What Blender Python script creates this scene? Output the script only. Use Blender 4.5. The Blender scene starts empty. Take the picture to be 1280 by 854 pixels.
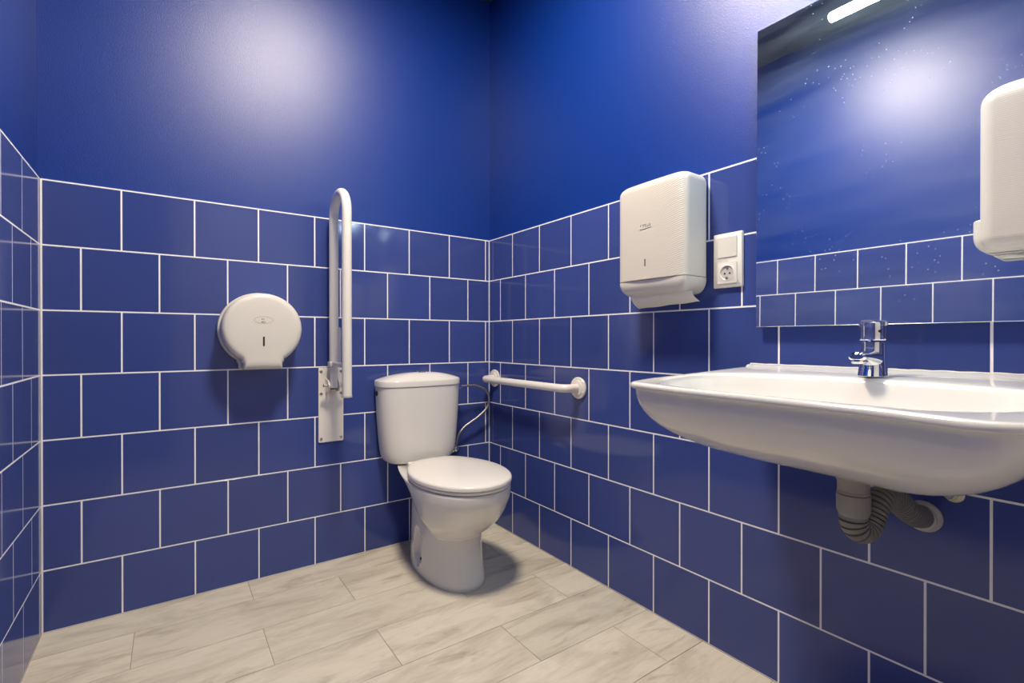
import bpy, bmesh, math, random
from math import sin, cos, pi, sqrt, radians
from mathutils import Vector, Matrix

random.seed(7)
S = bpy.context.scene
COL = S.collection

# ---------------------------------------------------------------- helpers
def mesh_obj(name, verts, faces, mats, parent=None, smooth=30, mat_ids=None):
    me = bpy.data.meshes.new(name)
    me.from_pydata([tuple(v) for v in verts], [], faces)
    for m in (mats if isinstance(mats, (list, tuple)) else [mats]):
        me.materials.append(m)
    if mat_ids:
        for p, i in zip(me.polygons, mat_ids):
            p.material_index = i
    bm = bmesh.new(); bm.from_mesh(me)
    bmesh.ops.remove_doubles(bm, verts=bm.verts, dist=1e-6)
    bmesh.ops.recalc_face_normals(bm, faces=bm.faces)
    bm.to_mesh(me); bm.free()
    if smooth:
        for p in me.polygons: p.use_smooth = True
        me.set_sharp_from_angle(angle=radians(smooth))
    o = bpy.data.objects.new(name, me); COL.objects.link(o)
    if parent is not None:
        o.parent = parent
        o.matrix_parent_inverse = Matrix.Translation(parent.location).inverted()
    return o

def thing(name, label, cat, loc, group=None):
    o = bpy.data.objects.new(name, None); COL.objects.link(o)
    o.empty_display_size = 0.05
    o.location = loc; o['label'] = label; o['category'] = cat
    if group: o['group'] = group
    return o

def tag(o, label, cat, group=None):
    o['label'] = label; o['category'] = cat
    if group: o['group'] = group
    return o

class G:
    """collects geometry for one mesh"""
    def __init__(s): s.v = []; s.f = []; s.m = []
    def add(s, verts, faces, m=0):
        n = len(s.v); s.v += [tuple(v) for v in verts]
        s.f += [tuple(i + n for i in f) for f in faces]; s.m += [m] * len(faces)
        return s
    def loft(s, loops, cap0=True, cap1=True, m=0, closed=True):
        n = len(loops[0]); V = [p for l in loops for p in l]; F = []
        for a in range(len(loops) - 1):
            for i in range(n if closed else n - 1):
                j = (i + 1) % n
                F.append((a*n + i, a*n + j, (a+1)*n + j, (a+1)*n + i))
        if cap0: F.append(tuple(range(n)))
        if cap1: F.append(tuple((len(loops)-1)*n + i for i in range(n)))
        return s.add(V, F, m)
    def box(s, lo, hi, m=0, b=0.0):
        (x0, y0, z0), (x1, y1, z1) = lo, hi
        if b <= 0:
            V = [(x, y, z) for x in (x0, x1) for y in (y0, y1) for z in (z0, z1)]
            F = [(0,1,3,2),(4,6,7,5),(0,4,5,1),(2,3,7,6),(0,2,6,4),(1,5,7,3)]
            return s.add(V, F, m)
        out = rrect(x0, x1, y0, y1, min(b*1.5, (x1-x0)/2.01, (y1-y0)/2.01), 4)
        rings = []
        for k in range(4):
            a = k/3*pi/2
            rings.append((b*(1-sin(a)), z0 + b*(1-cos(a))))
        for k in range(4):
            a = k/3*pi/2
            rings.append((b*(1-cos(a)), z1 - b*(1-sin(a))))
        return s.loft([[(p[0], p[1], h) for p in inset(out, d)] for d, h in rings], m=m)
    def tube(s, path, r, seg=20, caps=True, m=0, ry=None):
        pts = [Vector(p) for p in path]; n = len(pts)
        rr = r if isinstance(r, (list, tuple)) else [r]*n
        T = []
        for i in range(n):
            t = pts[min(i+1, n-1)] - pts[max(i-1, 0)]
            T.append(t.normalized())
        up = Vector((0, 0, 1)) if abs(T[0].z) < 0.9 else Vector((0, 1, 0))
        N = (up - T[0]*up.dot(T[0])).normalized()
        loops = []
        for i in range(n):
            N = (N - T[i]*N.dot(T[i])).normalized(); B = T[i].cross(N)
            loops.append([pts[i] + N*rr[i]*cos(2*pi*k/seg) + B*rr[i]*sin(2*pi*k/seg) for k in range(seg)])
        return s.loft(loops, caps, caps, m)
    def lathe(s, prof, o, axis='z', seg=32, m=0, caps=True):
        """prof: list of (radius, height along axis) from point o"""
        loops = []
        for r, h in prof:
            l = []
            for k in range(seg):
                a = 2*pi*k/seg; c, d = r*cos(a), r*sin(a)
                if axis == 'z': l.append((o[0]+c, o[1]+d, o[2]+h))
                elif axis == 'x': l.append((o[0]+h, o[1]+c, o[2]+d))
                else: l.append((o[0]+c, o[1]+h, o[2]+d))
            loops.append(l)
        return s.loft(loops, caps, caps, m)
    def stack(s, out, rings, fm, m=0, caps=True):
        """outline (2D) offset inwards by d at height h, mapped to 3D by fm(a,b,h)"""
        ca = sum(p[0] for p in out)/len(out); cb = sum(p[1] for p in out)/len(out)
        hw = (max(p[0] for p in out)-min(p[0] for p in out))/2; hh = (max(p[1] for p in out)-min(p[1] for p in out))/2
        def ins(d):
            o = inset(out, min(d, .004))
            if d > .004:
                ka = 1-(d-.004)/hw; kb = 1-(d-.004)/hh
                o = [(ca+(a-ca)*ka, cb+(b-cb)*kb) for a, b in o]
            return o
        return s.loft([[fm(a, b, h) for a, b in ins(d)] for d, h in rings], caps, caps, m)
    def obj(s, name, mats, parent=None, smooth=30):
        return mesh_obj(name, s.v, s.f, mats, parent, smooth, s.m if isinstance(mats, (list, tuple)) else None)

def inset(out, d):
    if abs(d) < 1e-9: return list(out)
    n = len(out); A = sum(out[i][0]*out[(i+1) % n][1] - out[(i+1) % n][0]*out[i][1] for i in range(n))
    sg = 1 if A > 0 else -1; res = []
    for i in range(n):
        p0, p1, p2 = out[i-1], out[i], out[(i+1) % n]
        e1 = (p1[0]-p0[0], p1[1]-p0[1]); e2 = (p2[0]-p1[0], p2[1]-p1[1])
        l1 = math.hypot(*e1) or 1e-9; l2 = math.hypot(*e2) or 1e-9
        n1 = (-e1[1]/l1*sg, e1[0]/l1*sg); n2 = (-e2[1]/l2*sg, e2[0]/l2*sg)
        k = 1 + n1[0]*n2[0] + n1[1]*n2[1]
        k = max(k, .4)
        res.append((p1[0] + d*(n1[0]+n2[0])/k, p1[1] + d*(n1[1]+n2[1])/k))
    return res

def round_poly(pts, n=6):
    """pts: (a, b, radius) -> outline with rounded corners"""
    out = []; N = len(pts)
    for i in range(N):
        p = Vector(pts[i][:2]); r = pts[i][2]
        a = (Vector(pts[i-1][:2]) - p); b = (Vector(pts[(i+1) % N][:2]) - p)
        if r <= 0: out.append(tuple(p)); continue
        an, bn = a.normalized(), b.normalized()
        th = an.angle(bn); t = min(r/math.tan(th/2), a.length*.49, b.length*.49)
        rr = t*math.tan(th/2)
        c = p + (an+bn).normalized()*(rr/sin(th/2))
        s0 = p + an*t - c; s1 = p + bn*t - c
        a0 = math.atan2(s0.y, s0.x); da = math.atan2(s1.y, s1.x) - a0
        while da > pi: da -= 2*pi
        while da < -pi: da += 2*pi
        for k in range(n+1):
            q = a0 + da*k/n; out.append((c.x + rr*cos(q), c.y + rr*sin(q)))
    return out

def rrect(x0, x1, y0, y1, r, n=6):
    return round_poly([(x0, y0, r), (x1, y0, r), (x1, y1, r), (x0, y1, r)], n)

def catmull(P, n=10):
    P = [Vector(p) for p in P]; out = []
    Q = [2*P[0]-P[1]] + P + [2*P[-1]-P[-2]]
    for i in range(1, len(Q)-2):
        for k in range(n):
            t = k/n; a, b, c, d = Q[i-1], Q[i], Q[i+1], Q[i+2]
            out.append(.5*((2*b) + (c-a)*t + (2*a-5*b+4*c-d)*t*t + (3*b-a-3*c+d)*t**3))
    out.append(P[-1]); return out

def lerp(a, b, t): return a + (b-a)*t
def sstep(a, b, x):
    t = max(0, min(1, (x-a)/(b-a))); return t*t*(3-2*t)

def table(T, z):
    """smooth (monotone cubic) interpolation of rows (z, v...)"""
    k = 0
    while k < len(T)-2 and z > T[k+1][0]: k += 1
    z0, z1 = T[k][0], T[k+1][0]; h = z1-z0; t = max(0, min(1, (z-z0)/h)); res = []
    for c in range(1, len(T[0])):
        def sl(i):
            if i <= 0 or i >= len(T)-1: return 0 if False else (T[min(i+1, len(T)-1)][c]-T[max(i-1, 0)][c])/(T[min(i+1, len(T)-1)][0]-T[max(i-1, 0)][0])
            d0 = (T[i][c]-T[i-1][c])/(T[i][0]-T[i-1][0]); d1 = (T[i+1][c]-T[i][c])/(T[i+1][0]-T[i][0])
            return 0 if d0*d1 <= 0 else 2*d0*d1/(d0+d1)
        m0, m1 = sl(k)*h, sl(k+1)*h; p0, p1 = T[k][c], T[k+1][c]
        res.append((2*t**3-3*t*t+1)*p0 + (t**3-2*t*t+t)*m0 + (-2*t**3+3*t*t)*p1 + (t**3-t*t)*m1)
    return res

# ---------------------------------------------------------------- materials
def mat(name, col, rough=.4, metal=0, spec=.5, coat=0, bump=None, emit=None, estr=0):
    m = bpy.data.materials.new(name); m.use_nodes = True
    b = m.node_tree.nodes['Principled BSDF']
    b.inputs['Base Color'].default_value = (*col, 1)
    b.inputs['Roughness'].default_value = rough
    b.inputs['Metallic'].default_value = metal
    b.inputs['Specular IOR Level'].default_value = spec
    b.inputs['Coat Weight'].default_value = coat
    b.inputs['Coat Roughness'].default_value = .05
    if emit:
        b.inputs['Emission Color'].default_value = (*emit, 1); b.inputs['Emission Strength'].default_value = estr
    if bump:
        sc, st, dist = bump
        N = m.node_tree.nodes; L = m.node_tree.links
        tc = N.new('ShaderNodeTexCoord'); nz = N.new('ShaderNodeTexNoise'); bp = N.new('ShaderNodeBump')
        nz.inputs['Scale'].default_value = sc; nz.inputs['Detail'].default_value = 3
        bp.inputs['Strength'].default_value = st; bp.inputs['Distance'].default_value = dist
        L.new(tc.outputs['Object'], nz.inputs['Vector']); L.new(nz.outputs['Fac'], bp.inputs['Height'])
        L.new(bp.outputs['Normal'], b.inputs['Normal'])
    return m

def nodes(m): return m.node_tree.nodes, m.node_tree.links, m.node_tree.nodes['Principled BSDF']

TILE_C = (.042, .068, .262)
PAINT_C = (.001, .030, .235)
M = {}
M['tile'] = mat('blue_tile', TILE_C, .17, spec=.5)
N, L, B = nodes(M['tile'])
geo = N.new('ShaderNodeNewGeometry'); mr = N.new('ShaderNodeMapRange'); hsv = N.new('ShaderNodeHueSaturation')
mr.inputs['To Min'].default_value = .90; mr.inputs['To Max'].default_value = 1.08
L.new(geo.outputs['Random Per Island'], mr.inputs['Value']); L.new(mr.outputs['Result'], hsv.inputs['Value'])
hsv.inputs['Color'].default_value = (*TILE_C, 1); L.new(hsv.outputs['Color'], B.inputs['Base Color'])
tc = N.new('ShaderNodeTexCoord'); nz = N.new('ShaderNodeTexNoise'); nz.inputs['Scale'].default_value = 9; nz.inputs['Detail'].default_value = 5
mr2 = N.new('ShaderNodeMapRange'); mr2.inputs['To Min'].default_value = .08; mr2.inputs['To Max'].default_value = .14
L.new(tc.outputs['Object'], nz.inputs['Vector']); L.new(nz.outputs['Fac'], mr2.inputs['Value']); L.new(mr2.outputs['Result'], B.inputs['Roughness'])
M['grout'] = mat('white_grout', (.90, .89, .90), .8, bump=(300, .3, .001))
M['paint'] = mat('blue_wall_paint', PAINT_C, .385, spec=.60, bump=(330, .40, .0018))
M['ceiling'] = mat('dark_blue_ceiling_paint', (.01, .02, .09), .7)
M['ceramic'] = mat('white_glazed_ceramic', (.75, .735, .70), .12, spec=.5, coat=.3)
M['seat'] = mat('white_seat_plastic', (.79, .765, .725), .22)
M['plastic'] = mat('white_plastic', (.69, .67, .62), .28)
M['plastic2'] = mat('cream_plastic', (.70, .66, .60), .34)
M['paper'] = mat('paper_towel', (.78, .76, .72), .9, bump=(500, .3, .0005))
M['enamel'] = mat('white_enamelled_steel', (.80, .77, .72), .22, coat=.2)
M['dark'] = mat('dark_slot', (.02, .02, .018), .4)
M['grey'] = mat('grey_plastic', (.30, .28, .26), .5)
M['hose'] = mat('dark_grey_rubber', (.21, .20, .185), .45)
M['lightgrey'] = mat('pale_grey_plastic', (.50, .48, .46), .5)
M['ink'] = mat('grey_print', (.11, .09, .07), .5)
M['chrome'] = mat('chrome', (.86, .87, .88), .06, metal=1)
M['steel'] = mat('brushed_steel', (.60, .58, .55), .28, metal=1)
M['braid'] = mat('braided_steel', (.50, .47, .43), .35, metal=.9, bump=(900, .6, .001))
M['brass'] = mat('pale_brass', (.80, .74, .52), .3, metal=.4)
M['silicone'] = mat('silicone', (.74, .72, .68), .5)
M['door'] = mat('white_door_paint', (.62, .60, .56), .4)
M['lamp'] = mat('cool_lamp_diffuser', (1, 1, 1), .4, emit=(.66, .86, 1.0), estr=42)
M['panel'] = mat('warm_lamp_diffuser', (1, 1, 1), .4, emit=(1.0, .86, .68), estr=100)
M['backing'] = mat('mirror_backing', (.10, .16, .30), .5)

# mirror glass: metallic, with a faint film of dust, streaks and specks
m = M['mirror'] = mat('mirror_silver', (.90, .93, .93), .015, metal=1)
N, L, B = nodes(m)
tc = N.new('ShaderNodeTexCoord')
vo = N.new('ShaderNodeTexVoronoi'); vo.inputs['Scale'].default_value = 125
mpv = N.new('ShaderNodeMapping'); mpv.inputs['Scale'].default_value = (0, 1, 1)
L.new(tc.outputs['Object'], mpv.inputs['Vector']); L.new(mpv.outputs['Vector'], vo.inputs['Vector'])
lt = N.new('ShaderNodeMath'); lt.operation = 'LESS_THAN'; lt.inputs[1].default_value = .14
L.new(vo.outputs['Distance'], lt.inputs[0])
n1 = N.new('ShaderNodeTexNoise'); n1.inputs['Scale'].default_value = 7; n1.inputs['Detail'].default_value = 4
L.new(tc.outputs['Object'], n1.inputs['Vector'])
g1 = N.new('ShaderNodeMapRange'); g1.inputs['From Min'].default_value = .46; g1.inputs['From Max'].default_value = .68
L.new(n1.outputs['Fac'], g1.inputs['Value'])
wn = N.new('ShaderNodeSeparateColor'); L.new(vo.outputs['Color'], wn.inputs['Color'])
gt = N.new('ShaderNodeMath'); gt.operation = 'GREATER_THAN'; gt.inputs[1].default_value = .62
L.new(wn.outputs['Red'], gt.inputs[0])
mu = N.new('ShaderNodeMath'); mu.operation = 'MULTIPLY'; L.new(lt.outputs[0], mu.inputs[0]); L.new(gt.outputs[0], mu.inputs[1])
mu2 = N.new('ShaderNodeMath'); mu2.operation = 'MULTIPLY'; L.new(mu.outputs[0], mu2.inputs[0]); L.new(g1.outputs['Result'], mu2.inputs[1])
mu3 = N.new('ShaderNodeMath'); mu3.operation = 'MULTIPLY'; mu3.inputs[1].default_value = .55; L.new(mu2.outputs[0], mu3.inputs[0])
mp = N.new('ShaderNodeMapping'); mp.inputs['Rotation'].default_value = (radians(-38), 0, 0); mp.inputs['Scale'].default_value = (0, 2.2, 14)
L.new(tc.outputs['Object'], mp.inputs['Vector'])
n2 = N.new('ShaderNodeTexNoise'); n2.inputs['Scale'].default_value = 1.6; n2.inputs['Detail'].default_value = 4
L.new(mp.outputs['Vector'], n2.inputs['Vector'])
st = N.new('ShaderNodeMapRange'); st.inputs['From Min'].default_value = .35; st.inputs['From Max'].default_value = .75
st.inputs['To Min'].default_value = .01; st.inputs['To Max'].default_value = .055
L.new(n2.outputs['Fac'], st.inputs['Value'])
ad = N.new('ShaderNodeMath'); ad.operation = 'ADD'; ad.use_clamp = True
L.new(mu3.outputs[0], ad.inputs[0]); L.new(st.outputs['Result'], ad.inputs[1])
df = N.new('ShaderNodeBsdfDiffuse'); df.inputs['Color'].default_value = (.72, .80, .82, 1)
mx = N.new('ShaderNodeMixShader'); L.new(ad.outputs[0], mx.inputs['Fac'])
L.new(B.outputs['BSDF'], mx.inputs[1]); L.new(df.outputs['BSDF'], mx.inputs[2])
L.new(mx.outputs['Shader'], N['Material Output'].inputs['Surface'])

# textured plastic of the wall dispensers (rows of little raised waves)
def ribbed(name, col, rot, scale, stren, fade):
    m = mat(name, col, .32); N, L, B = nodes(m)
    tc = N.new('ShaderNodeTexCoord'); mp = N.new('ShaderNodeMapping')
    mp.inputs['Rotation'].default_value = rot
    wv = N.new('ShaderNodeTexWave'); wv.wave_type = 'BANDS'; wv.bands_direction = 'Z'; wv.inputs['Scale'].default_value = scale
    wv.inputs['Distortion'].default_value = 1.2; wv.inputs['Detail Scale'].default_value = 3.0
    bp = N.new('ShaderNodeBump'); bp.inputs['Strength'].default_value = stren; bp.inputs['Distance'].default_value = .002
    L.new(tc.outputs['Object'], mp.inputs['Vector']); L.new(mp.outputs['Vector'], wv.inputs['Vector'])
    # the relief is moulded into the front face only and dies out towards one side
    ge = N.new('ShaderNodeNewGeometry'); sn = N.new('ShaderNodeSeparateXYZ'); L.new(ge.outputs['True Normal'], sn.inputs[0])
    mn = N.new('ShaderNodeMapRange'); mn.inputs['From Min'].default_value = -.55; mn.inputs['From Max'].default_value = -.9
    L.new(sn.outputs['X'], mn.inputs['Value'])
    so_ = N.new('ShaderNodeSeparateXYZ'); L.new(tc.outputs['Object'], so_.inputs[0])
    my = N.new('ShaderNodeMapRange'); my.inputs['From Min'].default_value = fade[0]; my.inputs['From Max'].default_value = fade[1]
    L.new(so_.outputs['Y'], my.inputs['Value'])
    m1 = N.new('ShaderNodeMath'); m1.operation = 'MULTIPLY'; L.new(mn.outputs['Result'], m1.inputs[0]); L.new(my.outputs['Result'], m1.inputs[1])
    m2 = N.new('ShaderNodeMath'); m2.operation = 'MULTIPLY'; m2.inputs[1].default_value = stren; L.new(m1.outputs[0], m2.inputs[0])
    L.new(m2.outputs[0], bp.inputs['Strength'])
    L.new(wv.outputs['Fac'], bp.inputs['Height']); L.new(bp.outputs['Normal'], B.inputs['Normal'])
    return m
M['ribbed'] = ribbed('wave_textured_plastic', (.64, .61, .55), (radians(14), 0, 0), 54, .42, (-.98, -1.17))
M['ribbed2'] = ribbed('line_textured_plastic', (.66, .63, .58), (0, 0, 0), 85, .10, (-1.815, -1.84))

# floor planks: pale wood-look tiles, grain along X
m = M['plank'] = mat('pale_wood_look_tile', (.6, .55, .48), .42)
N, L, B = nodes(m)
geo = N.new('ShaderNodeNewGeometry'); tc = N.new('ShaderNodeTexCoord')
cx = N.new('ShaderNodeCombineXYZ')
mA = N.new('ShaderNodeMath'); mA.operation = 'MULTIPLY'; mA.inputs[1].default_value = 37.0
L.new(geo.outputs['Random Per Island'], mA.inputs[0])
L.new(mA.outputs[0], cx.inputs['X']); L.new(mA.outputs[0], cx.inputs['Y']); L.new(mA.outputs[0], cx.inputs['Z'])
va = N.new('ShaderNodeVectorMath'); va.operation = 'ADD'
L.new(tc.outputs['Object'], va.inputs[0]); L.new(cx.outputs[0], va.inputs[1])
def stretched(sx, sy, scale, detail, rough=.6):
    mp = N.new('ShaderNodeMapping'); mp.inputs['Scale'].default_value = (sx, sy, 1)
    L.new(va.outputs[0], mp.inputs['Vector'])
    n = N.new('ShaderNodeTexNoise'); n.inputs['Scale'].default_value = scale; n.inputs['Detail'].default_value = detail
    n.inputs['Roughness'].default_value = rough; n.inputs['Distortion'].default_value = .6
    L.new(mp.outputs['Vector'], n.inputs['Vector']); return n
fine = stretched(7, 60, 2.2, 8, .75); broad = stretched(1.8, 6, 2.0, 5)
r1 = N.new('ShaderNodeValToRGB'); e = r1.color_ramp.elements
e[0].position = .28; e[0].color = (.47, .42, .34, 1); e[1].position = .56; e[1].color = (.69, .645, .54, 1)
L.new(broad.outputs['Fac'], r1.inputs['Fac'])
r2 = N.new('ShaderNodeValToRGB'); e = r2.color_ramp.elements
e[0].position = .30; e[0].color = (.70, .67, .62, 1); e[1].position = .52; e[1].color = (1, 1, 1, 1)
L.new(fine.outputs['Fac'], r2.inputs['Fac'])
mix = N.new('ShaderNodeMix'); mix.data_type = 'RGBA'; mix.blend_type = 'MULTIPLY'; mix.inputs['Factor'].default_value = .45
L.new(r1.outputs['Color'], mix.inputs['A']); L.new(r2.outputs['Color'], mix.inputs['B'])
# darker grey-brown smudges and knots on some planks
kn = stretched(2.2, 8, 1.7, 7, .68)
r3 = N.new('ShaderNodeValToRGB'); e = r3.color_ramp.elements
e[0].position = .58; e[0].color = (1, 1, 1, 1); e[1].position = .72; e[1].color = (.60, .55, .47, 1)
L.new(kn.outputs['Fac'], r3.inputs['Fac'])
mix2 = N.new('ShaderNodeMix'); mix2.data_type = 'RGBA'; mix2.blend_type = 'MULTIPLY'; mix2.inputs['Factor'].default_value = 1
L.new(mix.outputs['Result'], mix2.inputs['A']); L.new(r3.outputs['Color'], mix2.inputs['B'])
hs = N.new('ShaderNodeHueSaturation'); mr = N.new('ShaderNodeMapRange')
mr.inputs['To Min'].default_value = .92; mr.inputs['To Max'].default_value = 1.06
L.new(geo.outputs['Random Per Island'], mr.inputs['Value']); L.new(mr.outputs['Result'], hs.inputs['Value'])
L.new(mix2.outputs['Result'], hs.inputs['Color']); L.new(hs.outputs['Color'], B.inputs['Base Color'])
bp = N.new('ShaderNodeBump'); bp.inputs['Strength'].default_value = .15; bp.inputs['Distance'].default_value = .001
L.new(fine.outputs['Fac'], bp.inputs['Height']); L.new(bp.outputs['Normal'], B.inputs['Normal'])
M['floorgrout'] = mat('floor_joint', (.34, .29, .23), .8)

# ---------------------------------------------------------------- room shell
W = 1.6206; TW = .20088; TH = .2; Z0 = -.00938; ZT = 1.3906; H = 2.575; YF = -2.42
PAINT_BACK = .009

def tiled_wall(name, fm, s0, s1, full_joint, edge0, edge1, tilt=.0012):
    """fm(s, z, h) maps to world, h = out of the wall. Even rows have a joint at full_joint."""
    g = G(); gap = .0018
    for r in range(7):
        z0 = max(0.0, Z0 + r*TH); z1 = Z0 + (r+1)*TH
        off = full_joint if r % 2 == 0 else full_joint + TW/2
        k0 = math.floor((s0-off)/TW) - 1; k1 = math.ceil((s1-off)/TW) + 1
        for k in range(k0, k1):
            a = max(off + k*TW + gap, s0 + edge0); b = min(off + (k+1)*TW - gap, s1 - edge1)
            if b - a < .003: continue
            lo = z0 + (gap if r else .002); hi = z1 - gap
            t1, t2 = random.uniform(-tilt, tilt)*.5, random.uniform(-tilt, tilt)*.5
            bv = .0009
            def h(s, z): return -.0006 + t1*(s-(a+b)/2) + t2*(z-(lo+hi)/2)
            o = [(a, lo), (b, lo), (b, hi), (a, hi)]
            i = [(a+bv, lo+bv), (b-bv, lo+bv), (b-bv, hi-bv), (a+bv, hi-bv)]
            V = [fm(s, z, -.0013) for s, z in o] + [fm(s, z, h(s, z)) for s, z in i]
            g.add(V, [(4, 5, 6, 7)] + [(q, (q+1) % 4, 4+(q+1) % 4, 4+q) for q in range(4)], 0)
    # grout bed, little ledge on top, painted plane above, solid back
    hb = -.0009; top = ZT + .0022
    def quad(a, b, c, d, mi): g.add([fm(*a), fm(*b), fm(*c), fm(*d)], [(0, 1, 2, 3)], mi)
    quad((s0, 0, hb), (s1, 0, hb), (s1, top, hb), (s0, top, hb), 1)
    quad((s0, top, hb), (s1, top, hb), (s1, top, -PAINT_BACK), (s0, top, -PAINT_BACK), 1)
    e = PAINT_BACK
    quad((s0-e, top, -e), (s1+e, top, -e), (s1+e, H, -e), (s0-e, H, -e), 2)
    V = [fm(s, z, -.12) for s, z in ((s0-e, 0), (s1+e, 0), (s1+e, H), (s0-e, H))]
    g.add(V, [(0, 1, 2, 3)], 2)
    for (sa, za), (sb, zb) in (((s0-e, 0), (s1+e, 0)), ((s1+e, 0), (s1+e, H)), ((s1+e, H), (s0-e, H)), ((s0-e, H), (s0-e, 0))):
        g.add([fm(sa, za, -e), fm(sb, zb, -e), fm(sb, zb, -.12), fm(sa, za, -.12)], [(0, 1, 2, 3)], 2)
    o = g.obj(name, [M['tile'], M['grout'], M['paint']], smooth=0)
    o['kind'] = 'structure'
    return o

tiled_wall('wall_back', lambda s, z, h: (s, -h, z), -W, 0, -.02114, .0035, .002)
tiled_wall('wall_right', lambda s, z, h: (-h, -s, z), 0, -YF, .1993, .002, .003)
tiled_wall('wall_left', lambda s, z, h: (-W + h, -s, z), 0, -YF, .220, .003, .003)
tiled_wall('wall_front', lambda s, z, h: (s, YF + h, z), -W, 0, -.05, .003, .003)

g = G()
for r in range(13):
    y1 = -.152 - (r-1)*.2065 if r else 0; y0 = -.152 - r*.2065
    y0 = max(y0, YF); y1 = min(y1, 0)
    if y1 - y0 < .01: continue
    off = -1.063 if r % 2 == 0 else -.776
    for k in range(-3, 4):
        a = max(off + k*.613, -W); b = min(off + (k+1)*.613, 0)
        if b - a < .01: continue
        q = .0011; zt = random.uniform(-.0004, 0)
        V = [(a+q, y0+q, zt), (b-q, y0+q, zt), (b-q, y1-q, zt), (a+q, y1-q, zt)]
        V += [(x, y, -.004) for x, y, z in [(a+q-.0006, y0+q-.0006, 0), (b-q+.0006, y0+q-.0006, 0), (b-q+.0006, y1-q+.0006, 0), (a+q-.0006, y1-q+.0006, 0)]]
        g.add(V, [(0, 1, 2, 3)] + [(i, (i+1) % 4, 4+(i+1) % 4, 4+i) for i in range(4)], 0)
g.box((-W-.12, YF-.12, -.12), (.12, .12, -.0016), 1)
o = g.obj('floor', [M['plank'], M['floorgrout']], smooth=0); o['kind'] = 'structure'
o = G().box((-W-.12, YF-.12, H), (.12, .12, H+.1)).obj('ceiling', M['ceiling'], smooth=0); o['kind'] = 'structure'

# grout fillet in the two visible corners and along the floor
o = G().box((-W, -.003, 0), (-W+.0035, 0, ZT)).obj('trim_1', M['grout'], smooth=0); o['kind'] = 'structure'
o = G().box((-.003, -.003, 0), (0, 0, ZT-.004)).obj('trim_2', M['grout'], smooth=0); o['kind'] = 'structure'

# door in the wall behind the camera
g = G().box((-1.22, YF+.001, .004), (-.42, YF+.035, 2.03), b=.003)
d = g.obj('door_1', M['door']); d['kind'] = 'structure'
g = G()
for x0, x1, z0, z1 in ((-1.29, -1.222, 0, 2.10), (-.418, -.35, 0, 2.10), (-1.222, -.418, 2.034, 2.10)):
    g.box((x0, YF+.0005, z0), (x1, YF+.03, z1))
o = g.obj('trim_3', M['door'], smooth=0); o['kind'] = 'structure'
g = G(); g.tube(catmull([(-1.16, YF+.036, 1.0), (-1.16, YF+.075, 1.0), (-1.145, YF+.085, 1.0), (-1.05, YF+.085, 1.0)], 6), .009)
h = g.obj('door_handle', M['steel'], d)

# ---------------------------------------------------------------- toilet
XC = -.410
T = thing('toilet', 'white close-coupled toilet with closed lid standing in the corner', 'toilet', (XC, -.30, 0))
def egg(xc, yc, yf, yb, hw, hb, nf=2.0, nb=3.0, n=72):
    """plan outline: rounded front, narrower squarer back"""
    out = []
    for i in range(n):
        a = 2*pi*i/n; c, s_ = cos(a), sin(a)
        if s_ < 0:
            x = hw*math.copysign(abs(c)**(2/nf), c); y = yc + (yf-yc)*abs(s_)**(2/nf)
        else:
            y = yc + (yb-yc)*abs(s_)**(2/nb); t = sstep(0, 1, abs(s_)**(2/nb)*1.0)
            x = lerp(hw, hb, t)*math.copysign(abs(c)**(2/nb), c)
        out.append((xc+x, y))
    return out
#         z     yf     yb    hw    hb    yc
BOWL = [(.000, -.540, -.13, .110, .098, -.34),
        (.010, -.542, -.13, .112, .099, -.34),
        (.060, -.529, -.13, .110, .097, -.34),
        (.130, -.512, -.13, .107, .095, -.35),
        (.158, -.510, -.125, .107, .095, -.36),
        (.171, -.527, -.12, .119, .095, -.38),
        (.194, -.554, -.11, .135, .096, -.40),
        (.236, -.597, -.09, .155, .098, -.41),
        (.290, -.632, -.06, .166, .106, -.42),
        (.340, -.654, -.03, .173, .121, -.42),
        (.366, -.657, -.02, .174, .130, -.42),
        (.3745, -.653, -.022, .171, .128, -.42)]
loops = []
def warp(y, z):
    """the bulge of the bowl starts low at the front and high at the back"""
    zc = min(.325, .184 + .60*max(0, y+.47))
    return z*.165/zc if z < zc else lerp(.165, .3745, (z-zc)/(.3745-zc))
zs = [0, .004] + [.01 + .355*k/90 for k in range(91)] + [.368, .371, .3735, .3745]
for z in zs:
    def outl(zz):
        yf, yb, hw, hb, yc = table(BOWL, zz); return egg(XC, yc, yf, yb, hw, hb, 2.15, 3.2, 300)
    l = []
    base = outl(z); cache = {}
    for i, (x, y) in enumerate(base):
        x, y = outl(warp(y, z))[i]
        q = ((y+.292)/.042)**2 + ((z-.100)/.082)**2
        if q < 1 and abs(x-XC) > .05:
            x -= math.copysign(.023*sstep(0, .6, 1-q), x-XC)
        l.append((x, y, z))
    loops.append(l)
g = G().loft(loops)
bowl = g.obj('bowl', M['ceramic'], T, 40)
# rubber-dark joint line and bolt caps at the foot
for sx in (-1, 1):
    g = G().lathe([(.0055, -.004), (.0055, .002), (.004, .0035)], (XC+sx*.0900, -.292, .048), 'x', 14)
    g.obj('foot_bolt', M['dark'], bowl)
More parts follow.
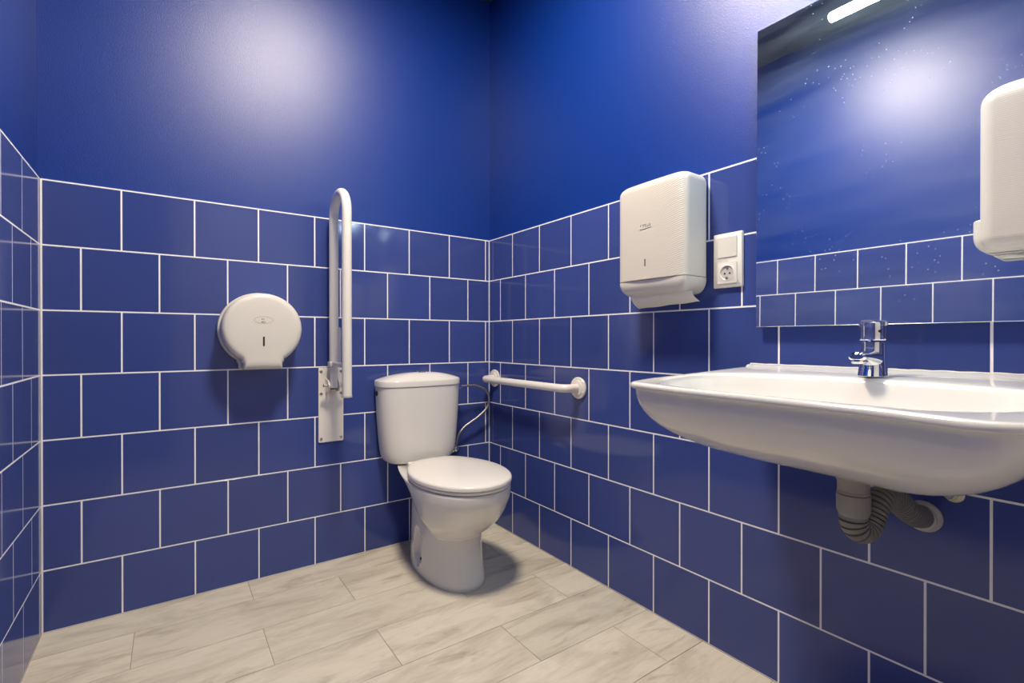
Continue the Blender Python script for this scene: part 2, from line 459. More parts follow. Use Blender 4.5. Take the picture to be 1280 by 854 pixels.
# seat and lid
so = egg(XC, -.42, -.664, -.190, .178, .140, 2.1, 3.2, 96)
seat = G().stack(so, [(.012, .3785), (.005, .379), (.003, .381), (.003, .3875), (.006, .3895)], lambda a, b, h: (a, b, h)).obj('seat', M['seat'], T)
rings = [(.008, .3908), (.002, .3915), (.0002, .393), (.0, .401), (.0010, .4045), (.004, .4075), (.010, .4095), (.03, .4125), (.06, .4155), (.10, .417), (.13, .4175)]
G().stack(so, rings, lambda a, b, h: (a, b, h)).obj('lid', M['seat'], T)
g = G()
g.box((XC-.175+.01, -.47, .3735), (XC-.155, -.455, .377))
for sx in (-1, 1):
    g = G().tube([(XC+sx*.06, -.186, .392), (XC+sx*.10, -.186, .392)], .010, 14)
    g.obj('hinge', M['seat'], T)
# tank
def tank_out(hw, yf, n=96): return egg(XC+.004, -.055, yf, -.012, hw, hw*.985, 3.0, 9.0, n)
TK = [(.3765, .122, -.120), (.381, .140, -.132), (.390, .152, -.140), (.405, .160, -.145), (.43, .166, -.148), (.50, .174, -.151), (.60, .181, -.153), (.701, .185, -.154)]
loops = []
for z in [.3765, .378, .381, .385, .39, .395, .405, .415, .43, .46, .5, .55, .6, .65, .69, .701]:
    hw, yf = table(TK, z); loops.append([(x, y, z) for x, y in tank_out(hw, yf)])
tank = G().loft(loops).obj('tank', M['ceramic'], T)
lo = tank_out(.1885, -.1575)
def lidmap(a, b, h):
    if h > .7385: # dome
        pass
    return (a, b, h)
cy0 = -.085
ll = [[(x, y, z) for x, y in inset(lo, d)] for d, z in ((.006, .702), (.0015, .7025), (0, .705), (0, .7235), (.0012, .7275), (.004, .7305))]
l0 = inset(lo, .004)
for f in (.01, .03, .06, .10, .16, .24, .34, .46, .60, .75, .90, .985):
    zz = .7305 + .030*(1-(1-f)**2.3)
    ll.append([(XC+.004 + (x-XC-.004)*(1-f), cy0 + (y-cy0)*(1-f), zz) for x, y in l0])
tl = G().loft(ll).obj('tank_lid', M['ceramic'], T)
bt = G().lathe([(.0225, -.003), (.0225, .0020), (.020, .0035), (.012, .0042)], (XC+.004, -.085, .7618), 'z', 28).obj('flush_button', M['chrome'], tl)
g = G().lathe([(.0105, .0), (.0105, -.004), (.0085, -.0055)], (XC+.004-.1825, -.052, .675), 'x', 20)
g.obj('inlet_cap', M['dark'], tank)

# braided hose from the tank to the wall behind it
hp = catmull([(-.2215, -.070, .684), (-.18, -.070, .6855), (-.1125, -.062, .6825), (-.056, -.055, .657), (-.033, -.050, .618), (-.043, -.046, .571),
              (-.092, -.041, .529), (-.155, -.036, .493), (-.186, -.032, .462), (-.197, -.030, .435), (-.199, -.026, .412), (-.199, -.0165, .396)], 12)
g = G().tube(hp, .0052, 14)
hose = thing('water_hose', 'braided metal water hose curving beside the toilet tank', 'hose', (-.033, -.05, .618))
g.obj('braided_tube', M['braid'], hose)
G().tube([(-.2212, -.070, .684), (-.214, -.070, .6843), (-.200, -.070, .685)], .0085, 6).obj('hose_nut', M['chrome'], hose)
g = G().lathe([(.020, -.0005), (.020, -.004), (.012, -.007), (.012, -.03), (.008, -.032)], (-.199, 0, .388), 'y', 20)
g.obj('stop_valve', M['chrome'], hose)

# ---------------------------------------------------------------- round toilet-roll dispenser
JX, JZ = -1.0245, .9385
def jumbo_out(r, fw, zb, fr=.010):
    a0 = math.asin(fw/r); out = []
    n = 60
    for k in range(n+1):
        a = -pi/2 + a0 + .05 + (2*pi - 2*a0 - .1)*k/n
        out.append((JX + r*cos(a), JZ + r*.985*sin(a)))
    # foot, widening slightly through a small fillet
    xl = JX - fw; zj = out[-1][1]
    foot = [(xl - .006, zj - .006), (xl - .001, zj - .014), (xl, zj - .022), (xl, zb + .004), (xl + .003, zb)]
    out += foot
    out += [(JX*2 - x, z) for x, z in reversed(foot)]
    return out
J = thing('toilet_roll_dispenser', 'round white jumbo toilet roll dispenser on the back wall', 'dispenser', (JX, -.0005, JZ))
fy = lambda a, b, h: (a, -h, b)
G().stack(jumbo_out(.1365, .070, .7925), [(.002, .0005), (0, .003), (0, .026), (.002, .029)], fy).obj('back_plate', M['plastic'], J)
G().stack(jumbo_out(.1300, .0635, .7945), [(.004, .0292), (.004, .036), (.0005, .038), (0, .041), (.0, .098), (.0022, .105), (.006, .110), (.011, .1135), (.018, .1155), (.03, .1165)], fy).obj('cover', M['plastic'], J)
sl = round_poly([(JX-.003, .877, .002), (JX+.003, .877, .002), (JX+.003, .911, .002), (JX-.003, .911, .002)], 3)
G().stack(sl, [(0, .1160), (0, .1172)], fy).obj('level_window', M['dark'], J)
ex = JX - .0005; ez = .970
g = G()
ring = [(ex + .031*cos(2*pi*k/48), ez + .0125*sin(2*pi*k/48)) for k in range(48)]
ring2 = inset(ring, .0009)
g.loft([[fy(a, b, .1161) for a, b in ring], [fy(a, b, .1170) for a, b in ring], [fy(a, b, .1170) for a, b in ring2], [fy(a, b, .1161) for a, b in ring2]], False, False)
g.obj('emblem_ring', M['grey'], J)
g = G()
for x0, x1, z0, z1 in ((-.006, -.0035, .001, .006), (.0, .0015, -.001, .006), (-.007, .0, -.0085, -.0055), (.002, .006, -.0085, -.006)):
    g.box((ex+x0, -.1172, ez+z0), (ex+x1, -.1160, ez+z1))
g.obj('emblem_mark', M['ink'], J, 0)

# ---------------------------------------------------------------- fold-up grab rail on the back wall
RX = -.7634
R_ = thing('folding_grab_rail', 'white folding grab rail raised upright beside the toilet', 'grab rail', (RX, -.0005, .64))
po = rrect(RX-.0490, RX+.0490, .4865, .787, .005, 4)
plate = G().stack(po, [(.001, .0005), (0, .0015), (0, .0045), (.001, .0055)], fy).obj('wall_plate', M['enamel'], R_)
for dx, z in ((-.039, .772), (.039, .772), (-.039, .683), (.039, .683), (-.039, .501), (.039, .501)):
    g = G().lathe([(.0058, -.0050), (.0058, -.0068), (.0045, -.0082), (.0018, -.0084)], (RX+dx, 0, z), 'y', 16)
    g.obj('screw', M['steel'], plate)
yb_, yf_ = -.047, -.2200; zt_ = 1.375; rr_ = .0178; cy_ = (yb_+yf_)/2; R0 = (yb_-yf_)/2
path = [(RX, yb_, .805), (RX, yb_, .95), (RX, yb_, 1.2), (RX, yb_, zt_-.03)]
for k in range(25):
    a = pi*k/24; path.append((RX, cy_ + R0*cos(a), zt_ + R0*sin(a)*1.0))
path += [(RX, yf_, zt_-.03), (RX, yf_, 1.2), (RX, yf_, .95), (RX, yf_, .694)]
g = G().tube(path, rr_, 24); rail = g.obj('bent_tube', M['enamel'], R_)
G().lathe([(.0188, 0), (.0188, .006), (.0155, .0075)], (RX, yf_, .6872), 'z', 24).obj('end_cap', M['lightgrey'], rail)
g = G().tube([(RX, yb_, .708), (RX, yb_, .806)], .0150, 20); arm = g.obj('pivot_arm', M['enamel'], R_)
G().lathe([(.0152, 0), (.0152, .004)], (RX, yb_, .7035), 'z', 20).obj('arm_cap', M['dark'], arm)
for sx in (-1, 1):
    ear = [(-.0058, .690), (-.0058, .745), (-.040, .739), (-.056, .728), (-.062, .717), (-.056, .703), (-.044, .694)]
    G().loft([[(RX+sx*.0175, y, z) for y, z in ear], [(RX+sx*.0225, y, z) for y, z in ear]]).obj('hinge_ear', M['enamel'], R_)
for sx in (-1, 1):
    pr = [(.012, .0228), (.012, .0265), (.0065, .0275), (.0065, .040), (.004, .042)]
    g = G().lathe([(r, sx*h) for r, h in pr], (RX, yb_-.002, .719), 'x', 20); g.obj('pivot_bolt', M['steel'], R_)
g = G().box((RX-.0135, yf_+.01, .795), (RX+.0135, yb_+.019, .813), b=.004)
g.box((RX-.0205, yb_-.0205, .795), (RX+.0205, yb_+.0205, .813), b=.004); g.obj('cross_link', M['enamel'], R_)
sy = yb_-.085
sp = [(RX, sy, .810), (RX, sy, .93)] + [(RX, sy+.008-.008*cos(a), .935+.010*sin(a)) for a in (0.6, 1.0, 1.57, 2.1, 2.6)] + [(RX, sy+.018, .93), (RX, sy+.018, .812)]
G().tube(sp, .0040, 12).obj('stay_rod', M['enamel'], R_)

# ---------------------------------------------------------------- horizontal grab bar on the right wall
Bb = thing('grab_bar', 'white horizontal grab bar on the right wall by the corner', 'grab bar', (-.0005, -.35, .714))
bz = .713; y1_, y2_ = -.0555, -.649
path = [(-.006, y1_, bz), (-.03, y1_, bz)]
for k in range(1, 9):
    a = pi/2*k/8; path.append((-.036 - .036*sin(a), y1_ - .036 + .036*cos(a), bz))
path += [(-.072, -.2, bz), (-.072, -.35, bz), (-.072, -.5, bz)]
for k in range(0, 9):
    a = pi/2*k/8; path.append((-.036 - .036*cos(a), y2_ + .036 - .036*sin(a), bz))
path += [(-.03, y2_, bz), (-.006, y2_, bz)]
G().tube(path, .0160, 22).obj('bent_tube', M['enamel'], Bb)
for y in (y1_, y2_):
    pr = [(.041, -.0005), (.042, -.003), (.042, -.007), (.040, -.0095), (.031, -.0105), (.0295, -.0135), (.024, -.0150), (.0165, -.0155)]
    f = G().lathe(pr, (0, y, bz), 'x', 40).obj('flange', M['enamel'], Bb)
    for a in (90, 210, 330):
        G().lathe([(.0042, -.009), (.0042, -.0120), (.002, -.0126)], (0, y+.0345*cos(radians(a)), bz+.0345*sin(radians(a))), 'x', 12).obj('screw', M['plastic2'], f)

# ---------------------------------------------------------------- towel dispensers
def dispenser(root, xw, yl, yr, zb, zs_, zt, D, cover_mat, tray_out=0.0):
    """wall at x=xw, between yl (far) and yr (near); cover above zs_, lower body down to zb"""
    # lower body: plan rings from the bottom up, bottom corners rounded in elevation
    loops = []; n = 12
    hh = zs_ - zb
    for k in range(n+1):
        a = pi/2*k/n; z = zb + hh*.94*(1-cos(a)) if k < n else zb + hh
        q = (1-sin(a))
        dy = q*.032; dx = q*.030
        loops.append([(xw-x, y, z) for x, y in rrect(.0006, D-.006-dx, yr+.002+dy, yl-.003-dy, .018, 6)])
    g = G().loft(loops); body = g.obj('lower_body', M['plastic'], root, 35)
    # cover: plan rounded rectangle with a bowed front, domed top edge
    loops = []
    def plan(dx, dy, r):
        out = []
        A0 = rrect(.0006, D-dx, yr+dy, yl-dy, r, 10); A = []
        for i, p in enumerate(A0):
            A.append(p)
            if i % 11 == 10:
                q_ = A0[(i+1) % len(A0)]
                A += [(lerp(p[0], q_[0], t/14), lerp(p[1], q_[1], t/14)) for t in range(1, 14)]
        yc, hw = (yl+yr)/2, (yl-yr)/2
        for x, y in A:
            if x > .02: x -= .007*((y-yc)/hw)**2*(x-.02)/(D-.02)
            out.append((x, y))
        return out
    loops.append([(xw-x, y, zs_+.0012) for x, y in plan(.002, .0015, .024)])
    loops.append([(xw-x, y, zs_+.0030) for x, y in plan(0, 0, .024)])
    for k in range(1, 6): loops.append([(xw-x, y, lerp(zs_, zt-.036, k/6)) for x, y in plan(0, 0, .024)])
    for k in range(0, 10):
        a = pi/2*k/9
        loops.append([(xw-x, y, zt-.030+.030*sin(a)) for x, y in plan(.034*(1-cos(a)), .030*(1-cos(a)), .024)])
    g = G().loft(loops, m=0)
    return g.obj('cover', cover_mat, root, 35), body

TD = thing('paper_towel_dispenser', 'white paper towel dispenser with a sheet hanging out, left of the socket', 'dispenser', (-.0006, -1.078, 1.21))
cov, body = dispenser(TD, 0, -.950, -1.2065, 1.036, 1.081, 1.386, .122, M['ribbed'])
G().stack(rrect(-1.0702, -1.0665, 1.122, 1.1445, .0014, 3), [(0, .1195), (0, .1223)], lambda a, b, h: (-h, a, b)).obj('level_window', M['dark'], cov)
# logo: little raised panel, flag-shaped mark, lettering, underline
LX = -.1220
def logo_poly(pts, name, mt, h0=0., h1=.0006):
    G().loft([[(LX+.001, y, z) for y, z in pts], [(LX-h1, y, z) for y, z in pts]]).obj(name, mt, cov, 0)
logo_poly([(-1.050, 1.2345), (-1.049, 1.2525), (-1.0935, 1.2525), (-1.0935, 1.2365)], 'logo_panel', M['plastic'], h1=.0004)
logo_poly([(-1.0490, 1.2345), (-1.0508, 1.2375), (-1.0520, 1.2357), (-1.0700, 1.2360), (-1.0930, 1.2376), (-1.0930, 1.2364), (-1.0700, 1.2346)], 'logo_underline', M['ink'], h1=.0006)
logo_poly([(-1.0500, 1.2432), (-1.0522, 1.2500), (-1.0545, 1.2508), (-1.0530, 1.2425)], 'logo_mark', M['ink'], h1=.0006)
cu = bpy.data.curves.new('t', 'FONT'); cu.body = 'YMLUX'; cu.size = .0150; cu.extrude = .0003; cu.align_x = 'LEFT'
to = bpy.data.objects.new('t', cu); COL.objects.link(to)
bpy.context.view_layer.update()
me = bpy.data.meshes.new_from_object(to.evaluated_get(bpy.context.evaluated_depsgraph_get()))
bpy.data.objects.remove(to); me.materials.clear(); me.materials.append(M['ink'])
xs = [v.co.x for v in me.vertices]; wdt = max(xs)-min(xs)
for v in me.vertices:
    x, y, z = v.co
    v.co = (LX-.0005-z, -1.0565 - (x-min(xs))*.0350/wdt, 1.2405 + y*.95)
lt_ = bpy.data.objects.new('logo_lettering', me); COL.objects.link(lt_); lt_.parent = cov; lt_.matrix_parent_inverse = Matrix.Identity(4)
lt_.matrix_parent_inverse = cov.matrix_world.inverted() if False else Matrix.Translation((0, 0, 0))
G().lathe([(.0045, .0), (.0045, -.0025)], (-.058, -1.176, 1.041), 'z', 12).obj('tray_screw', M['dark'], body)
# paper towel coming out of the slot
g = G(); rows = []
for k in range(9):
    t = k/8; x = -.083 + .006*t + .030*t**2.2 - .004*sin(pi*t); z = 1.040 - .040*t
    rows.append([(x, lerp(-.982, -1.205, j/16), z + .010*t*(j/16) + .0008*sin(j*.9)*t) for j in range(17)])
th = .0011
V = [p for r in rows for p in r]; n = 17
F = [(a*n+i, a*n+i+1, (a+1)*n+i+1, (a+1)*n+i) for a in range(8) for i in range(16)]
V2 = [(x+th, y, z) for x, y, z in V]; o_ = len(V)
F2 = [tuple(q+o_ for q in f) for f in F]
edge = [i for i in range(n)] + [a*n+n-1 for a in range(1, 9)] + [8*n+i for i in range(n-2, -1, -1)] + [a*n for a in range(7, 0, -1)]
F3 = [(edge[i], edge[(i+1) % len(edge)], edge[(i+1) % len(edge)]+o_, edge[i]+o_) for i in range(len(edge))]
g.add(V+V2, F+F2+F3)
tag(g.obj('hanging_paper_towel', M['paper'], None, 60), 'white paper towel sheet hanging out of the dispenser left of the socket', 'paper towel')

# ---------------------------------------------------------------- socket and switch plate
P = thing('switch_socket_plate', 'white double wall plate with a light switch above a power socket', 'switch', (-.0005, -1.267, 1.1243))
fx = lambda a, b, h: (-h, a, b)
yc, zc = -1.2671, 1.1243
G().stack(rrect(yc-.0434, yc+.0434, zc-.0772, zc+.0772, .003, 4), [(0, .0005), (0, .0070), (.0015, .0090), (.003, .0096)], fx).obj('frame', M['plastic'], P)
G().stack(rrect(yc-.029, yc+.029, zc+.008, zc+.066, .0015, 3), [(.0, .0092), (0, .0120), (.0012, .0130)], lambda a, b, h: (-(h + (b-zc-.037)*.04), a, b)).obj('rocker', M['plastic'], P)
zsk = zc - .0355
sq = rrect(yc-.029, yc+.029, zsk-.030, zsk+.030, .0015, 3)
cav = [(.0195, 0), (.0195, -.0020)]
# faceplate with a round well: ring outline -> circle -> well floor
n = 48
ang = [2*pi*k/n for k in range(n)]
def ray_sq(a, hw, hh):
    c, s_ = cos(a), sin(a); k = 1/max(abs(c)/hw, abs(s_)/hh); return (c*k, s_*k)
L0 = [fx(yc+ray_sq(a, .029, .030)[0], zsk+ray_sq(a, .029, .030)[1], .0090) for a in ang]
L1 = [fx(yc+ray_sq(a, .029, .030)[0], zsk+ray_sq(a, .029, .030)[1], .0120) for a in ang]
L2 = [fx(yc+.0225*cos(a), zsk+.0225*sin(a), .0124) for a in ang]
L3 = [fx(yc+.0205*cos(a), zsk+.0205*sin(a), .0134) for a in ang]
L4 = [fx(yc+.0195*cos(a), zsk+.0195*sin(a), .0128) for a in ang]
L5 = [fx(yc+.0190*cos(a), zsk+.0190*sin(a), .0098) for a in ang]
sock = G().loft([L0, L1, L2, L3, L4, L5]).obj('socket_insert', M['plastic'], P)
g = G().lathe([(.0180, -.0096), (.0180, -.0102)], (0, yc, zsk), 'x', 40); g.obj('well_floor', M['lightgrey'], sock)
for dy in (-.0075, .0075):
    G().lathe([(.0027, -.0100), (.0027, -.0108)], (0, yc+dy, zsk-.002), 'x', 16).obj('pin_hole', M['dark'], sock)
for dz in (-.0155, .0155):
    G().box((-.0135, yc-.003, zsk+dz-.0035), (-.0098, yc+.003, zsk+dz+.0035)).obj('earth_clip', M['steel'], sock, 0)

# ---------------------------------------------------------------- mirror (leans forward a touch at the top)
MY0, MY1, MZ0, MZ1 = -1.3550, -1.956, .933, 1.722
MR = thing('wall_mirror', 'large frameless mirror with dust specks on the wall above the washbasin', 'mirror', (-.001, (MY0+MY1)/2, MZ0))
TILT = radians(-.51)
def mt_(x, y, z):
    dz = z-MZ0; return (-(.0165 + x) - dz*math.tan(TILT), y, z)
g = G()
fl = lambda a, b, h: mt_(h, a, b)
g.stack([(MY1, MZ0), (MY0, MZ0), (MY0, MZ1), (MY1, MZ1)], [(0, 0), (0, .0042), (.0008, .005)], fl)
g.obj('glass', M['mirror'], MR, 0)
g = G()
bo = [(MY1+.03, MZ0+.006), (MY0-.010, MZ0+.006), (MY0-.010, MZ1-.03), (MY1+.03, MZ1-.03)]
g.loft([[(-.0008, a, b) for a, b in bo], [mt_(-.0002, a, b) for a, b in bo]])
g.obj('backing_board', M['backing'], MR, 0)

# ---------------------------------------------------------------- vanity lamp above the mirror
VL = thing('vanity_lamp', 'slim lit tube lamp above the mirror, seen reflected at its top', 'lamp', (-.002, -1.655, 1.80))
LZ = 1.772; LXv = -.190
g = G().box((-.030, -1.76, 1.775), (.0085, -1.55, 1.835), b=.004); g.obj('wall_mount', M['enamel'], VL)
for y in (-1.60, -1.71):
    G().tube([(-.028, y, 1.805), (-.12, y, 1.805), (-.165, y, 1.800), (LXv, y, LZ+.011)], .006, 12).obj('bracket_arm', M['enamel'], VL)
g = G().tube([(LXv, -1.459, LZ), (LXv, -1.462, LZ), (LXv, -1.85, LZ), (LXv, -1.853, LZ)], [.010, .0125, .0125, .010], 20); g.obj('light_tube', M['lamp'], VL)

# ---------------------------------------------------------------- ceiling lamp
CLX, CLY = -.82, -1.02
CL = thing('ceiling_lamp', 'round warm ceiling lamp in the middle of the room', 'lamp', (CLX, CLY, H-.0005))
G().lathe([(.165, -.0005), (.165, -.022), (.158, -.026), (.152, -.026), (.152, -.0005)], (CLX, CLY, H), 'z', 48).obj('housing', M['enamel'], CL)
G().lathe([(.150, -.010), (.150, -.024), (.13, -.027), (.06, -.0285)], (CLX, CLY, H), 'z', 48).obj('diffuser', M['panel'], CL)

# ---------------------------------------------------------------- washbasin
SY = -1.645
SB = thing('washbasin', 'wide white wall-hung washbasin under the mirror', 'washbasin', (-.002, SY, .83))
RIM = round_poly([(-.0015, -1.328, 0), (-.0015, -1.962, 0), (-.46, -1.962, .3), (-.585, -1.945, .055), (-.556, -1.80, .35), (-.545, -1.645, .6), (-.540, -1.50, .35), (-.515, -1.345, .036), (-.44, -1.331, .3)], 10)
CX, CYb = -.33, SY
def raycast(poly, cx, cy, a):
    dx, dy = cos(a), sin(a); best = None
    for i in range(len(poly)):
        x0, y0 = poly[i]; x1, y1 = poly[(i+1) % len(poly)]
        ex_, ey = x1-x0, y1-y0; den = dx*ey - dy*ex_
        if abs(den) < 1e-12: continue
        t = ((x0-cx)*ey - (y0-cy)*ex_)/den; u = ((x0-cx)*dy - (y0-cy)*dx)/den
        if t > 0 and -1e-6 <= u <= 1+1e-6 and (best is None or t > best): best = t
    return (cx+dx*best, cy+dy*best)
ANG = sorted([2*pi*k/200 for k in range(200)] + [math.atan2(p[1]-CYb, p[0]-CX) % (2*pi) for p in RIM[:2]] + [math.atan2(p[1]-CYb, p[0]-CX) % (2*pi) for p in ((-.020, -1.328), (-.020, -1.962), (-.028, -1.328), (-.028, -1.962))])
OUT = [raycast(RIM, CX, CYb, a) for a in ANG]
def zr(x): return .8280 + .033*min(0, x)
def basin_r(a):
    c, s_ = cos(a), sin(a); ax = .170 if c > 0 else .188; n_ = 2.8
    return (abs(c)/ax)**n_ + (abs(s_)/.290)**n_
BAS = []
for a, (ox, oy) in zip(ANG, OUT):
    k = basin_r(a)**(-1/2.8); BAS.append((CX + cos(a)*k, CYb + sin(a)*k))
loops = []
ZB = .656; UX, UY = -.262, SY
def under(h, p=2.1):
    s_ = max(0, 1 - h**p)**(1/p); l = []
    for (x, y), (xi, yi) in zip(OUT, INS):
        wb = sstep(-.16, -.02, x)
        sx = 1-(1-s_)*(1-.55*wb); zt = zr(x)-.0165
        l.append((UX + (xi-UX)*sx, UY + (yi-UY)*s_, lerp(zt, ZB, h)))
    return l
INS = inset(OUT, .0105)
INS = [(min(x, -.0015), y) for x, y in INS]
for h in (1.0, .985, .965, .94, .90, .85, .78, .70, .61, .51, .41, .31, .21, .12, .05, 0): 
    if h == 1.0:
        l = [(UX + (x-UX)*.06, UY + (y-UY)*.06, ZB-.0004) for x, y in INS]
    else: l = under(h)
    loops.append(l)
def ring(d, dz):
    o2 = [(min(x, -.0015), y) for x, y in inset(OUT, d)]
    return [(x, y, zr(x)+dz + (.0055 if x > -.024 else 0)) for x, y in o2]
loops += [ring(.0085, -.0135), ring(.0040, -.0130), ring(.0008, -.0112), ring(0, -.0085), ring(0, -.0055), ring(.0013, -.0022), ring(.0045, -.0003), ring(.010, 0)]
def blend(t, dz):
    o2 = [(min(x, -.0015), y) for x, y in inset(OUT, .010)]
    l = []
    for (x, y), (bx, by) in zip(o2, BAS):
        X, Y = lerp(x, bx, t), lerp(y, by, t); l.append((X, Y, zr(X)+dz + (.0055*(1-sstep(-.034, -.020, -abs(X))) if False else (.0055 if X > -.020 else 0))))
    return l
loops += [blend(.10, .0), blend(.25, -.0002), blend(.5, -.0006), blend(.75, -.0014), blend(.9, -.0026), blend(.97, -.0046)]
for s_, dz in ((1.0, -.008), (.985, -.014), (.96, -.028), (.92, -.050), (.85, -.074), (.74, -.094), (.58, -.107), (.38, -.113), (.18, -.116), (.075, -.117)):
    loops.append([(CX + (x-CX)*s_, CYb + (y-CYb)*s_, zr(CX + (x-CX)*s_)+dz) for x, y in BAS])
sink = G().loft(loops).obj('basin', M['ceramic'], SB, 50)
dzb = zr(CX)-.117
G().lathe([(.022, -.0005), (.024, .001), (.023, .003), (.016, .0032), (.014, -.0005)], (CX, CYb, dzb), 'z', 28).obj('drain_ring', M['chrome'], SB)
# silicone bead along the wall
g = G()
pth = [(-.0022, lerp(-1.330, -1.960, k/60), zr(0)+.0058+random.uniform(-.0006, .0006)) for k in range(61)]
g.tube(pth, [random.uniform(.0016, .0022) for _ in pth], 8); g.obj('silicone_bead', M['silicone'], SB)

# ---------------------------------------------------------------- mixer tap
FX, FY = -.112, -1.6490; FZ = zr(FX) - .0006
FT = thing('mixer_tap', 'chrome single-lever mixer tap on the washbasin', 'tap', (FX, FY, FZ))
g = G()
loops = []
def ov(cx_, z, ax, ay, tilt=0, n=36): return [(cx_ + ax*cos(2*pi*k/n), FY + ay*sin(2*pi*k/n), z + tilt*ax*cos(2*pi*k/n)) for k in range(n)]
for z, cx_, ax, ay in ((0, 0, .0285, .0262), (.0012, 0, .0288, .0265), (.003, 0, .0282, .0260), (.012, .0008, .0264, .0246), (.030, .002, .0242, .0228), (.050, .003, .0228, .0220), (.062, .003, .0224, .0218), (.0705, .003, .0222, .0218), (.0715, .003, .0200, .0200)):
    loops.append(ov(FX+cx_, FZ+z, ax, ay))
g.loft(loops); tb = g.obj('tap_body', M['chrome'], FT)
# spout towards the basin (-x)
loops = []
for k in range(15):
    t = k/14; x = FX - .006 - .078*t; z = FZ + .036 + .010*t - .004*t*t
    hw_ = lerp(.0205, .0155, sstep(0, 1, t)); hz = lerp(.0165, .0085, sstep(0, .8, t))
    if k == 14: hw_ *= .75; hz *= .6
    loops.append([(x, FY + hw_*math.copysign(abs(cos(2*pi*q/28))**.8, cos(2*pi*q/28)), z + hz*math.copysign(abs(sin(2*pi*q/28))**.8, sin(2*pi*q/28))) for q in range(28)])
g = G().loft(loops); sp_ = g.obj('spout', M['chrome'], FT)
c = Vector((FX-.070, FY, FZ+.036))
g = G().lathe([(.0125, .006), (.0130, -.004), (.0125, -.0075), (.0105, -.0085)], tuple(c), 'z', 28); g.obj('aerator', M['chrome'], sp_)
# handle: capped cylinder with a lever lip over the spout
hz0 = FZ + .0735
loops = []
for z, r_, tl_ in ((0, .0215, 0), (.0006, .0240, 0), (.002, .0246, 0), (.004, .0240, .0), (.012, .0240, .02), (.028, .0243, .05), (.036, .0246, .08), (.0385, .0240, .09), (.0402, .0215, .09), (.0415, .0150, .09), (.042, .007, .09)):
    loops.append(ov(FX+.003, hz0+z, r_, r_, tl_))
hd = G().loft(loops).obj('handle', M['chrome'], FT)
g = G()
loops = []
for k in range(9):
    t = k/8; x = FX+.003 - .010 - .022*t; hw_ = lerp(.017, .012, t); z = hz0+.0375+.002*t
    loops.append([(x, FY+hw_*cos(2*pi*q/20), z+lerp(.0055, .003, t)*sin(2*pi*q/20)) for q in range(20)])
g.loft(loops).obj('lever', M['chrome'], hd)
n_ = Vector((-.7, -.7, 0)).normalized(); p_ = Vector((FX+.003, FY, hz0+.019)) + n_*.0240
g = G(); t_ = Vector((-n_.y, n_.x, 0))
g.loft([[p_ + n_*d + (t_*cos(2*pi*q/16) + Vector((0, 0, 1))*sin(2*pi*q/16))*r_ for q in range(16)] for d, r_ in ((-.001, .0032), (.0008, .0032), (.0012, .0022))])
g.obj('temperature_dot', M['dark'], hd)

# ---------------------------------------------------------------- waste trap
TP = thing('waste_trap', 'grey corrugated waste pipe looping from the basin to the wall', 'pipe', (-.25, -1.664, .60))
tx, ty = -.250, -1.6640
G().lathe([(.0255, .0545), (.0258, .0470), (.0300, .0455), (.0300, .0420), (.0275, .0380), (.0258, .0350), (.0252, .018), (.0262, .0165), (.0262, .0140), (.0245, .012)], (tx, ty, .598), 'z', 36).obj('tailpiece', M['grey'], TP)
g = G()
loops = []
for z, r in ((.6095, .0255), (.609, .0268), (.605, .0268), (.578, .0264), (.574, .0250), (.568, .0225)):
    loops.append([(tx + (r + (.0006 if k % 4 < 2 and .574 < z < .607 else 0))*cos(2*pi*k/72), ty + (r + (.0006 if k % 4 < 2 and .574 < z < .607 else 0))*sin(2*pi*k/72), z) for k in range(72)])
g.loft(loops).obj('ribbed_nut', M['grey'], TP)
tp = [(-.250, -1.664, .572), (-.249, -1.664, .558), (-.243, -1.667, .5445), (-.231, -1.672, .5385), (-.219, -1.6755, .5435), (-.207, -1.678, .558), (-.192, -1.680, .5785), (-.174, -1.683, .591), (-.152, -1.687, .594), (-.128, -1.691, .585), (-.102, -1.695, .568), (-.070, -1.699, .548), (-.040, -1.702, .535), (-.012, -1.703, .529)]
pp = catmull(tp, 60)
# even arc-length resampling
L_ = [0]
for a, b in zip(pp, pp[1:]): L_.append(L_[-1] + (b-a).length)
NS = 432; q = []; j = 0
for k in range(NS+1):
    d = L_[-1]*k/NS
    while j < len(L_)-2 and L_[j+1] < d: j += 1
    t = (d-L_[j])/max(1e-9, L_[j+1]-L_[j]); q.append(pp[j].lerp(pp[j+1], t))
def groove(k):
    p = (k % 12)/12
    return .0182 if p < .17 else (.0212 if p < .25 or p > .92 else .0234)
rad = [groove(k) for k in range(NS+1)]
g = G().tube(q, rad, 32); g.obj('corrugated_hose', M['hose'], TP, 22)
pr = [(.0325, -.0005), (.0325, -.004), (.030, -.008), (.0255, -.012), (.0255, -.020), (.0235, -.021)]
g = G().lathe(pr, (0, -1.7035, .5275), 'x', 40); g.obj('wall_mount_flange', M['lightgrey'], TP)

# ---------------------------------------------------------------- fittings on the wall just under the basin
def fitting(y, z, label, r):
    f = thing('wall_fitting', label, 'wall fitting', (-.0005, y, z), 'fittings under the basin')
    G().lathe([(r, -.0005), (r*1.02, -.003), (r*.8, -.0055)], (0, y, z), 'x', 24).obj('washer', M['brass'], f)
    G().lathe([(r*.62, -.0050), (r*.62, -.016), (r*.5, -.018)], (0, y, z), 'x', 6).obj('nut', M['brass'], f, 0)
    G().lathe([(r*.3, -.017), (r*.3, -.030), (r*.22, -.032)], (0, y, z), 'x', 14).obj('bolt_end', M['steel'], f)
fitting(-1.752, .587, 'larger pale metal fitting under the basin, right of the waste pipe', .017)
fitting(-1.621, .576, 'small pale metal fitting under the basin, half hidden behind the waste pipe', .013)

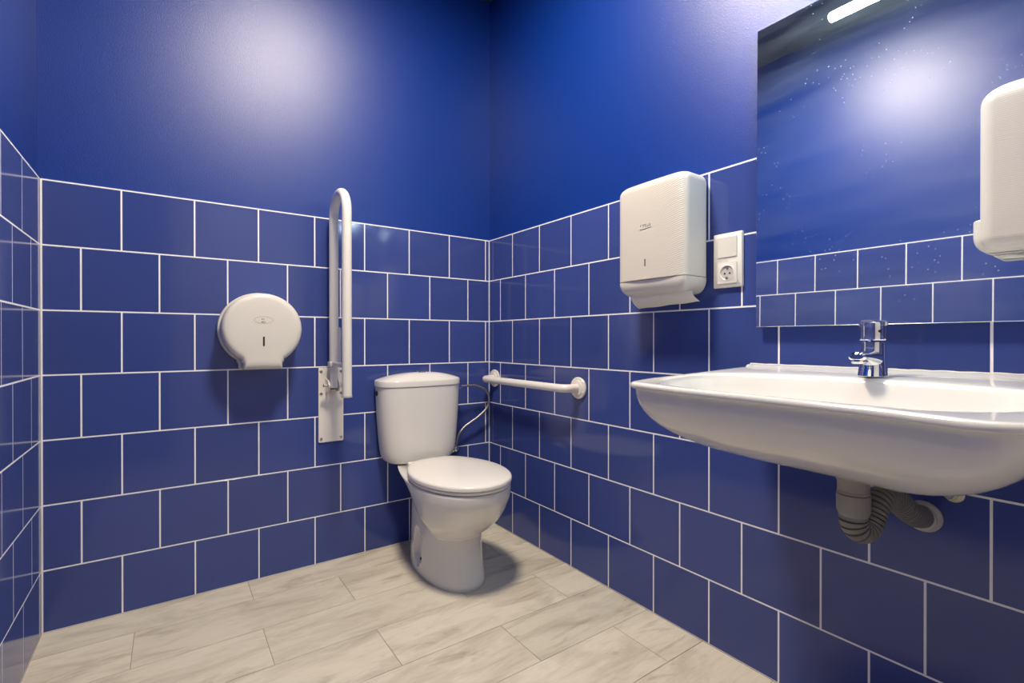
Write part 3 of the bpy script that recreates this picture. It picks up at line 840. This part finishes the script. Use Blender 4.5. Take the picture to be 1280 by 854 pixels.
# ---------------------------------------------------------------- second dispenser, cut by the right edge of the photo
D2 = thing('wall_dispenser', 'white line-textured dispenser in front of the mirror at the right edge', 'dispenser', (-.029, -1.90, 1.2))
def dispenser2(root, x0, yl, yr, zb, zt, D):
    def plan(dx, dy, r): return rrect(.0, D-dx, yr+dy, yl-dy, r, 8)
    loops = []
    for k in range(9):
        a = pi/2*k/8; loops.append([(x0-x, y, zb+.022*(1-sin(a))) for x, y in plan(.026*(1-cos(a)), .022*(1-cos(a)), .022)][:])
    loops = loops[::-1]
    for t in (.2, .4, .6, .8): loops.append([(x0-x, y, lerp(zb+.022, zt-.034, t)) for x, y in plan(0, 0, .022)])
    for k in range(10):
        a = pi/2*k/9; loops.append([(x0-x, y, zt-.034+.034*sin(a)) for x, y in plan(.030*(1-cos(a)), .030*(1-cos(a)), .022)])
    G().loft(loops).obj('cover', M['ribbed2'], root, 35)
    # tray that wraps the lower end
    loops = []
    o1 = rrect(.0, D-.026, yr-.014, yl+.0135, .018, 8)
    for k in range(8):
        a = pi/2*k/7; loops.append([(x0-x, y, zb-.002+.030*(1-sin(a))) for x, y in inset(o1, .024*(1-cos(a)))])
    loops = loops[::-1]
    loops += [[(x0-x, y, zb+.056) for x, y in o1], [(x0-x, y, zb+.058) for x, y in inset(o1, .002)], [(x0-x, y, zb+.0575) for x, y in inset(o1, .0088)]]
    G().loft(loops).obj('lower_tray', M['plastic'], root, 35)
dispenser2(D2, -.0335, -1.8125, -2.03, 1.056, 1.343, .105)

# ---------------------------------------------------------------- world, camera, colour
w = bpy.data.worlds.new('world'); S.world = w; w.use_nodes = True
w.node_tree.nodes['Background'].inputs['Color'].default_value = (.02, .022, .03, 1)
w.node_tree.nodes['Background'].inputs['Strength'].default_value = .2

cam = bpy.data.cameras.new('camera'); co = bpy.data.objects.new('camera', cam); COL.objects.link(co)
F_ = Vector((.57605713, .81740393, -.003)); R3 = Vector((.81740705, -.57606043, -.0003)); U_ = Vector((.0019734, .0022794, .99999546))
m4 = Matrix((R3, U_, -F_)).transposed().to_4x4(); m4.translation = Vector((-1.29922, -2.0401, .89852))
co.matrix_world = m4
cam.sensor_width = 36; cam.sensor_fit = 'HORIZONTAL'; cam.lens = 607.4269/1280*36; cam.clip_start = .01
S.camera = co
S.view_settings.view_transform = 'Standard'; S.view_settings.look = 'None'
S.view_settings.gamma = 1; S.view_settings.use_curve_mapping = False
S.view_settings.exposure = 1.32
S.cycles.max_bounces = 8; S.cycles.diffuse_bounces = 5; S.cycles.glossy_bounces = 5
S.cycles.sample_clamp_indirect = 6
